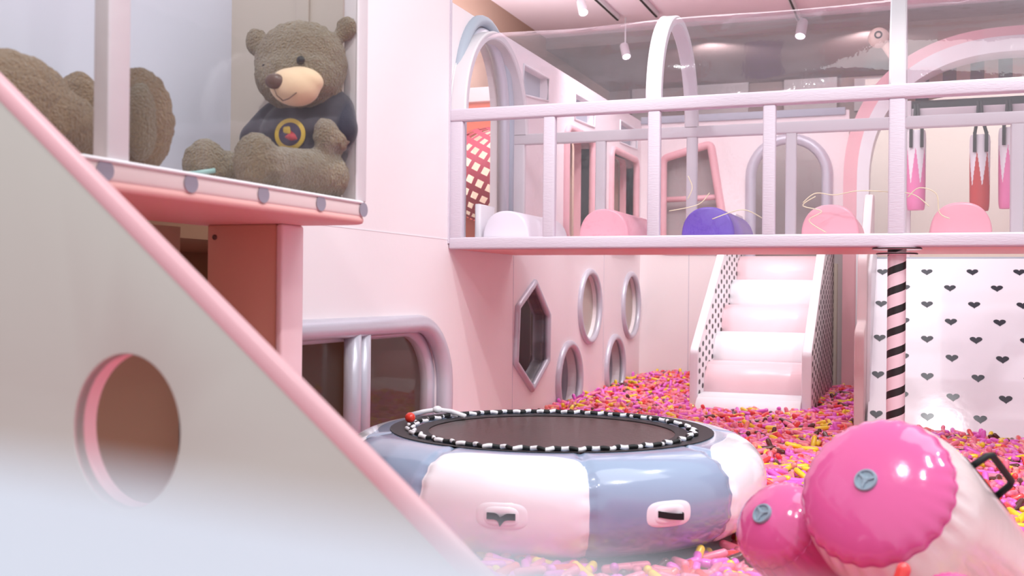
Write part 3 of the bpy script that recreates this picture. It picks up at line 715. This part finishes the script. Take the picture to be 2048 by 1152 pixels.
mk('hole_rim',V,[(q*k+i,q*k+(i+1)%k,(q+1)*k+(i+1)%k,(q+1)*k+i) for q in (0,1) for i in range(k)],'pink',rt)
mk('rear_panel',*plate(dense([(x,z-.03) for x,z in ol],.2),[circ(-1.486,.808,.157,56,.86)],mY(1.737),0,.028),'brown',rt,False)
# blurred white ledge just below the lens
o=mk('foam_ledge',*plate(rpoly([(-.6,-.05),(-.6,1.078),(-.145,1.0712),(-.05,1.0652),(-.015,1.0618),(.3,1.0),(.3,-.05)],[0,.02,.03,.01,.02,.02,0]),[],mY(.05),0,.085,.002,2),'ledge',None,True,sharp=40)
tag(o,'white foam ledge in the very near foreground, out of focus along the bottom left','ledge')

# ------------------------------------------------------------ trampoline
TC=(-1.66,4.88); RT,rt_w,rt_h=.79,.24,.212
SE=[217,257,297.5,337.5,381,425,475,520]
rt=root('trampoline',(TC[0],TC[1],0),'round inflatable trampoline in white and blue-grey panels standing in the pit','trampoline')
nA,nS=360,56; V=[];Fc=[];I=[]
for i in range(nA):
    a=2*PI*i/nA; dg=math.degrees(a)
    sd_=min(abs((dg-s+180)%360-180) for s in SE)
    for j in range(nS):
        p=2*PI*j/nS; cc,ss=math.cos(p),math.sin(p)
        rr=rt_w*math.copysign(abs(cc)**.85,cc); zz=rt_h*math.copysign(abs(ss)**.85,ss)
        pin=-.010*math.exp(-(sd_/1.2)**2)+ .005*math.sin(j*1.9)*math.exp(-(sd_/2.2)**2)
        R=RT+rr*(1+pin/.2); V.append((TC[0]+R*math.cos(a),TC[1]+R*math.sin(a),.212+zz*(1+pin/.2)-.0))
def segi(dg):
    dg=(dg-217)%360
    for k in range(8):
        if dg < ((SE+[577])[k+1]-217): return k,dg-(SE[k]-217),((SE+[577])[k+1]-217)-dg
    return 7,0,0
for i in range(nA):
    k,da,db=segi(i+.5)
    for j in range(nS):
        Fc.append((i*nS+j,((i+1)%nA)*nS+j,((i+1)%nA)*nS+(j+1)%nS,i*nS+(j+1)%nS))
        p=2*PI*(j+.5)/nS; white=(k%2==1)
        I.append(0)
tb=mk('inflated_tube',V,Fc,'tubewhite',rt,True)
at=tb.data.attributes.new('panel','FLOAT','POINT'); vals=[]
for i in range(nA):
    k,da,db=segi(i)
    for j in range(nS):
        pd=360*j/nS; pd=pd if pd<270 else pd-360
        if pd>200: pd=-90
        d=min(da,db); e=d*1.0; t=80-pd       # distances to the seam and to the top ring
        if e<13 and t<26: v=1-math.hypot((13-e)/13,(26-t)/26) ; v*=13
        else: v=min(e,t*.5)
        vals.append(v if k%2==1 else -abs(min(d,8)))
at.data.foreach_set('value',vals)
mt=mat('pvc_panels',(246,240,246),.16,.15,6,coat=.6,bdist=.012); nt=mt.node_tree
an=nt.nodes.new('ShaderNodeAttribute'); an.attribute_name='panel'
gt=nt.nodes.new('ShaderNodeMath'); gt.operation='GREATER_THAN'; gt.inputs[1].default_value=.0; nt.links.new(an.outputs['Fac'],gt.inputs[0])
mx=nt.nodes.new('ShaderNodeMixRGB'); mx.inputs[1].default_value=(*lin((150,166,192)),1); mx.inputs[2].default_value=(*lin((246,240,246)),1)
nt.links.new(gt.outputs[0],mx.inputs[0]); nt.links.new(mx.outputs[0],nt.nodes['Principled BSDF'].inputs['Base Color'])
tb.data.materials.clear(); tb.data.materials.append(mt)
zt=.428
def ring(r0,r1,z0,z1,n=120):
    V=[];Fc=[]
    for i in range(n):
        a=2*PI*i/n
        for r,z in ((r0,z0),(r1,z1)): V.append((TC[0]+r*math.cos(a),TC[1]+r*math.sin(a),z))
    for i in range(n): Fc.append((2*i,2*i+1,(2*i+3)%(2*n),(2*i+2)%(2*n)))
    return V,Fc
mk('border_ring',*ring(.70,.785,.418,zt),'trim',rt)
mk('jump_mat',*lathe([(.0001,.405),(.3,.406),(.55,.409),(.615,.411),(.62,.415),(.655,.417),(.66,.411)],96,Matrix.Translation((TC[0],TC[1],0))),'jump',rt)
mk('mat_hem',*ring(.60,.665,.4145,.4185),'trim',rt)
V=[];Fc=[];I=[]
N=64; path=[]
for i in range(N*6):
    t=i/(N*6); a=2*PI*t; tri=1-abs(((i/6)%2)-1); r=.672+.034*tri; path.append((TC[0]+r*math.cos(a),TC[1]+r*math.sin(a),.428+.003*math.sin(i)))
VV,FF=tube(path,.0095,True,8); I=[(1 if ((f//8)%6) in (3,4,5) else 0) for f in range(len(FF))]
mk('lacing_rope',VV,FF,['ropewhite','black'],rt,True,I)
ln=[(TC[0]+r*math.cos(math.radians(a)),TC[1]+r*math.sin(math.radians(a)),z) for r,a,z in ((.60,158,.43),(.68,160,.45),(.74,164,.46),(.79,168,.45),(.86,170,.43))]
mk('rope_tail',*tube(ln,.012,n=8),'ropewhite',rt)
mk('rope_knot',*ell(ln[2],(.025,.03,.02),12,8),'ropewhite',rt)
aa=math.radians(191); o=mk('plastic_ball',*ell((TC[0]+.715*math.cos(aa),TC[1]+.715*math.sin(aa),.455),(.026,.026,.026)),'red'); tag(o,'small red ball resting on the left rim of the trampoline mat','ball')
def onT(a,p,d=0):
    cc,ss=math.cos(p),math.sin(p); a=math.radians(a)
    R=RT+rt_w*math.copysign(abs(cc)**.85,cc)+d*cc; return (TC[0]+R*math.cos(a),TC[1]+R*math.sin(a),.212+rt_h*math.copysign(abs(ss)**.85,ss)+d*ss)
def handle(a0,mode,wpatch):
    h=root  # noqa
    def patch(nm,sc,d,m,par):
        V=[];Fc=[];n=40;rings=[0,.5,.85,1.0]; hw=math.degrees(.092*sc/(RT+rt_w)); hh=.036*sc
        for q in rings:
            for i in range(n):
                t=2*PI*i/n; ct,st=math.cos(t),math.sin(t); x=math.copysign(abs(ct)**.55,ct)*q; y=math.copysign(abs(st)**.8,st)*q
                V.append(onT(a0+x*hw,-.02+y*hh/rt_h,d if q<.9 else (d if q<1 else 0.0)))
        for r_ in range(3):
            for i in range(n): Fc.append((r_*n+i,r_*n+(i+1)%n,(r_+1)*n+(i+1)%n,(r_+1)*n+i))
        Fc.append(tuple(range(n)))
        return mk(nm,V,Fc,m,par,True)
    pt=patch('handle_patch',1.15,.004,'tubewhite',rt)
    patch('patch_core',.85,.007,'tubewhite',pt)
    V=[];Fc=[];n=24
    for i in range(n+1):
        t=i/n; a=a0+(t-.5)*math.degrees(.115/(RT+rt_w))
        if mode==0: dz=-.012*math.exp(-((t-.5)/.13)**2)-.004; dd=.012+.016*math.exp(-((t-.5)/.07)**2); hh=.013
        else: dz=-.014*math.sin(PI*t*.6); dd=.010+.03*t**2*(1 if t<.9 else (1-t)/.1); hh=.013
        for s in (1,-1):
            p0=Vector(onT(a,.0,dd)); V.append(p0+Vector((0,0,dz+s*hh-(.012*math.exp(-((t-.5)/.05)**2) if (mode==0 and s<0) else 0))))
    k=len(V); V2=V+[Vector(v)-Vector((math.cos(math.radians(a0)),math.sin(math.radians(a0)),0))*.003 for v in V]
    for i in range(n): Fc.append((2*i,2*i+1,2*i+3,2*i+2)); Fc.append((k+2*i,k+2*i+2,k+2*i+3,k+2*i+1)); Fc.append((2*i,2*i+2,k+2*i+2,k+2*i)); Fc.append((2*i+1,k+2*i+1,k+2*i+3,2*i+3))
    mk('handle_strap',V2,Fc,'black',rt,False)
handle(278,0,1); handle(316.5,1,1)

# ------------------------------------------------------------ inflatable bolsters, right foreground
def camv(x,y,z): v=M_.T@np.array([x,y,z]); return Vector(v)   # camera-like axes (right, down, forward) -> world, used once to aim the bolsters
def bolster(name,c,axis,R,Lb,capd,lb,rip,vx,capm='hotpink',bodym='whitepvc',group='pink ended inflatable bolsters'):
    rt=root(name,tuple(c),lb,'inflatable bolster',group)
    q=Vector(axis).normalized().to_track_quat('Z','Y').to_matrix().to_4x4(); m4=Matrix.Translation(c)@q   # local +Z points out of the pink end
    rc=R*.88
    def rp(i,h,a): return rip*math.cos(26*a+1.3*math.sin(3*a))*math.exp(-(h/.05)**2)*(1 if h<=0 else .7)
    cap=[(.0005,capd)]+[(rc*math.sin(PI/2*i/14),capd*math.cos(PI/2*i/14)**.9) for i in range(1,15)]
    ripc=lambda i,h,a: rip*.8*math.cos(26*a+1.3*math.sin(3*a))*math.exp(-(h/.035)**2)
    mk('end_cap',*lathe(cap,120,m4,ripple=ripc),capm,rt)
    body=[(rc,0)]+[(rc+(R-rc)*math.sin(PI/2*i/8),-.16*i/8) for i in range(1,9)]+[(R,-.16-(Lb-.32)*i/8) for i in range(1,9)]+[(R*math.cos(PI/2*i/8)**.6,-(Lb-.16)-.16*math.sin(PI/2*i/8)) for i in range(1,9)]
    mk('tube_body',*lathe(body,120,m4,ripple=lambda i,h,a: rip*math.cos(26*a+1.3*math.sin(3*a))*math.exp(-(abs(h)/.06)**1.5)),bodym,rt)
    mk('seam',*tube([m4@Vector(((rc+rip*.6*math.cos(26*a+1.3*math.sin(3*a))+.001)*math.cos(a),(rc+rip*.6*math.cos(26*a+1.3*math.sin(3*a))+.001)*math.sin(a),0)) for a in [2*PI*i/240 for i in range(240)]],.0022,True,6),capm,rt)
    # valve
    mv=m4@Matrix.Translation((vx[0],vx[1],capd*math.sqrt(max(0,1-(vx[0]**2+vx[1]**2)/rc**2))**.9+.001))@Matrix.Rotation(vx[2],4,'X')@Matrix.Rotation(vx[3],4,'Y')
    s=.034
    va=mk('valve',*lathe([(s,-.006),(s,.002),(s*.93,.006),(s*.8,.006),(s*.74,.001),(s*.30,.001),(s*.25,.005),(.0005,.006)],40,mv),'valve',rt,sharp=40)
    for k in range(3):
        a=2*PI*k/3+.4; VV,FF=box(-.0,s*.78,-.004,.004,.0,.006,.001,1); mm=mv@Matrix.Rotation(a,4,'Z'); mk('valve_spoke',[tuple(mm@Vector(v)) for v in VV],FF,'valve',va,sharp=40)
    return rt,m4
def axc(x,y,z): return camv(x,y,z)
cA=Vector((-.10,3.21,.53)); 
rt,m4=bolster('inflatable_bolster',cA,axc(-.60,-.53,-.60),.256,1.25,.075,'largest white inflatable bolster with a glossy pink end, tilted up at right',.0045,(-.0,.0,0,0))
# handle on its upper flank
def onb(a,h,d): return m4@Vector(((.253+d)*math.cos(a),(.253+d)*math.sin(a),h))
best=None
for i in range(72):
    a=2*PI*i/72; p=onb(a,-.3,0); x,y,_=pj(*p)
    sc=x-y*1.0
    if best is None or sc>best[0]: best=(sc,a)
ah=best[1]
hp=[onb(ah,-.20,-.005),onb(ah,-.205,.055),onb(ah,-.22,.068),onb(ah,-.40,.068),onb(ah,-.415,.055),onb(ah,-.42,-.005)]
mk('carry_handle',*tube(hp,.011,n=8),'black',rt)
mk('handle_base',*tube([onb(ah,-.16,.001),onb(ah,-.30,.002),onb(ah,-.50,.001)],.022,n=12,flat=.25,up=tuple(m4.to_3x3()@Vector((-math.sin(ah),math.cos(ah),0)))),'black',rt)
cB=Vector((-.40,3.42,.36))
bolster('inflatable_bolster',cB,axc(-.70,-.55,-.46),.165,.95,.085,'smaller all-pink inflatable bolster leaning between the trampoline and the largest bolster',.004,(0,0,0,0),bodym='hotpink')
cC=Vector((.10,2.93,.30))
bolster('inflatable_bolster',cC,axc(-.25,-.75,-.6),.105,.42,.06,'pink tip of a small inflatable at the very bottom right',.003,(.05,-.04,0,0))

# ------------------------------------------------------------ capsules
COL=[('pink',(250,132,160),.30),('orchid',(242,110,214),.27),('red',(244,78,76),.15),('yellow',(252,214,50),.13),('brown',(98,48,42),.07),('salmon',(252,146,140),.08)]
CM=[mat('capsule_'+n,c_,.22,coat=.5,spec=.5) for n,c_,_ in COL]
def capsule_np(n,m,L=.130,r=.0185):
    prof=[]
    for i in range(m+1): a=PI/2*i/m; prof.append((-L/2+r-r*math.cos(a),r*math.sin(a)))
    prof+=[(-x,y) for x,y in prof[::-1]]
    prof=prof[1:-1]; V=[]
    V.append((-L/2,0,0))
    for x,rr in prof:
        for j in range(n): V.append((x,rr*math.cos(2*PI*j/n),rr*math.sin(2*PI*j/n)))
    V.append((L/2,0,0)); Fq=[]; k=len(prof)
    for j in range(n): Fq.append((0,1+(j+1)%n,1+j))
    for i in range(k-1):
        for j in range(n): Fq.append((1+i*n+j,1+i*n+(j+1)%n,1+(i+1)*n+(j+1)%n,1+(i+1)*n+j))
    e=1+k*n
    for j in range(n): Fq.append((e,1+(k-1)*n+j,1+(k-1)*n+(j+1)%n))
    return np.array(V),Fq
def blocked(x,y):
    d=math.hypot(x-TC[0],y-TC[1])
    if d<.93: return True
    if x<XW+.03 or y>YE-.03: return True
    if -2.04<x<-.88 and y>10.2: return True
    if x>-.5 and y>9.1: return True
    if x>-.72 and y>12.5: return True
    if x<-2.28 and y<3.72 and x>-2.7 and y>3.45: return True
    if x<-.36 and 1.66<y<1.85: return True
    return False
caps=[]
y=1.6
def heap(x,y):
    h=.012*math.sin(x*3.1+y*1.7)+.010*math.sin(x*5.3-y*4.1)
    h+=.10*math.exp(-((x+2.75)**2/.35+(y-12.6)**2/1.2))
    h+=.05*math.exp(-((x+.7)**2/.05+(y-11.8)**2/1.0))
    return h
while y<YE:
    dens=470 if y<8 else 430
    xl=max(XW,-.75*y-.3 if y<4 else XW); xr=min(2.4,.02+.145*y+.55)
    n=int(dens*(xr-xl)*.1)
    for _ in range(n):
        x=random.uniform(xl,xr); yy_=y+random.random()*.1
        if blocked(x,yy_): continue
        z=heap(x,yy_)+random.uniform(-.05,.01)
        caps.append((x,yy_,z,random.uniform(0,2*PI),random.gauss(0,.2) if random.random()<.86 else random.gauss(0,.8)))
    y+=.1
cum=np.cumsum([c_[2] for c_ in COL]); caps=[(*c_,int(np.searchsorted(cum,random.random()*.9999*cum[-1]))) for c_ in caps]
# the 300 that show largest
def vis(c_):
    px,py,zc=pj(*c_[:3])
    if not(900<px<2060 and 600<py<1165): return None
    if math.hypot(px-1775,(py-1010))<170 or (px>1700 and py>960) : return None
    if 1470<px<1760 and 970<py: return None
    return zc-(c_[2])*2.5
cand=sorted([(v,i) for i,c_ in enumerate(caps) for v in [vis(c_)] if v is not None])[:300]
chosen=set(i for _,i in cand)
V0,F0=capsule_np(20,6); meshes=[]
for k in range(6):
    me=bpy.data.meshes.new('capsule_'+COL[k][0]); me.from_pydata(V0.tolist(),[],F0); me.materials.append(CM[k])
    me.polygons.foreach_set('use_smooth',[True]*len(me.polygons)); meshes.append(me)
names=['pink','orchid pink','red','yellow','dark brown','salmon pink']
def addcap(c_,lab,grp):
    o=bpy.data.objects.new('plastic_capsule',meshes[c_[5]]); C.objects.link(o)
    o.location=c_[:3]; o.rotation_euler=(0,c_[4],c_[3]); tag(o,lab,'capsule',grp); return o
for i in sorted(chosen):
    c_=caps[i]; nm=names[c_[5]]; px,py,_=pj(*c_[:3])
    if c_[1]<4.25:
        where=('in foreground below left trampoline handle' if px<1120 else 'in foreground below blue-grey trampoline panel' if px<1330 else 'in foreground below right trampoline handle' if px<1450 else 'in foreground against smaller pink bolster')
    else:
        where=('beside white flank of trampoline' if px<1600 else 'between trampoline and largest bolster' if px<1750 else 'behind largest bolster' if px<1900 else 'behind black carry handle')
        if c_[1]>5.2: where+=', farther back'
    rel=(c_[3]-YAW)%PI; up=abs(c_[4])>.5
    how='tilted steeply' if up else ('lying crosswise' if (rel<PI/4 or rel>3*PI/4) else 'pointing away')
    addcap(c_,f'{nm} plastic capsule {how} {where}',f'{nm} capsules {how} {where}')
o=addcap((-.035,2.93,.335,.35,1.25,2),'red plastic capsule standing tilted against the largest white bolster','x'); del o['group']
o.rotation_euler=(0,math.radians(-72),math.radians(20))
V1,F1=capsule_np(9,2); rest=[c_ for i,c_ in enumerate(caps) if i not in chosen]
nv=len(V1); allV=np.empty((len(rest)*nv,3)); 
F1t=[f for f in F1 if len(f)==3]; F1q=[f for f in F1 if len(f)==4]
lens=np.array([len(f) for f in F1]); flat=np.concatenate([np.array(f) for f in F1])
for i,c_ in enumerate(rest):
    ca,sa=math.cos(c_[3]),math.sin(c_[3]); cb,sb=math.cos(c_[4]),math.sin(c_[4])
    Rm=np.array([[ca,-sa,0],[sa,ca,0],[0,0,1]])@np.array([[cb,0,sb],[0,1,0],[-sb,0,cb]])
    allV[i*nv:(i+1)*nv]=V1@Rm.T+np.array(c_[:3])
me=bpy.data.meshes.new('plastic_capsules'); nf=len(F1)
me.vertices.add(len(allV)); me.vertices.foreach_set('co',allV.ravel())
loops=(flat[None,:]+(np.arange(len(rest))*nv)[:,None]).ravel(); me.loops.add(len(loops)); me.loops.foreach_set('vertex_index',loops)
LT=np.tile(lens,len(rest)); LS=np.concatenate([[0],np.cumsum(LT)[:-1]])
me.polygons.add(len(LT)); me.polygons.foreach_set('loop_start',LS); me.polygons.foreach_set('loop_total',LT)
me.polygons.foreach_set('material_index',np.repeat([c_[5] for c_ in rest],nf)); 
me.update(calc_edges=True); me.validate(); me.polygons.foreach_set('use_smooth',[True]*len(me.polygons))
for m_ in CM: me.materials.append(m_)
o=bpy.data.objects.new('plastic_capsules',me); C.objects.link(o)
tag(o,'deep loose fill of pink, red, yellow and brown plastic capsules across the pit','capsules',kind='stuff')
print('caps',len(caps))
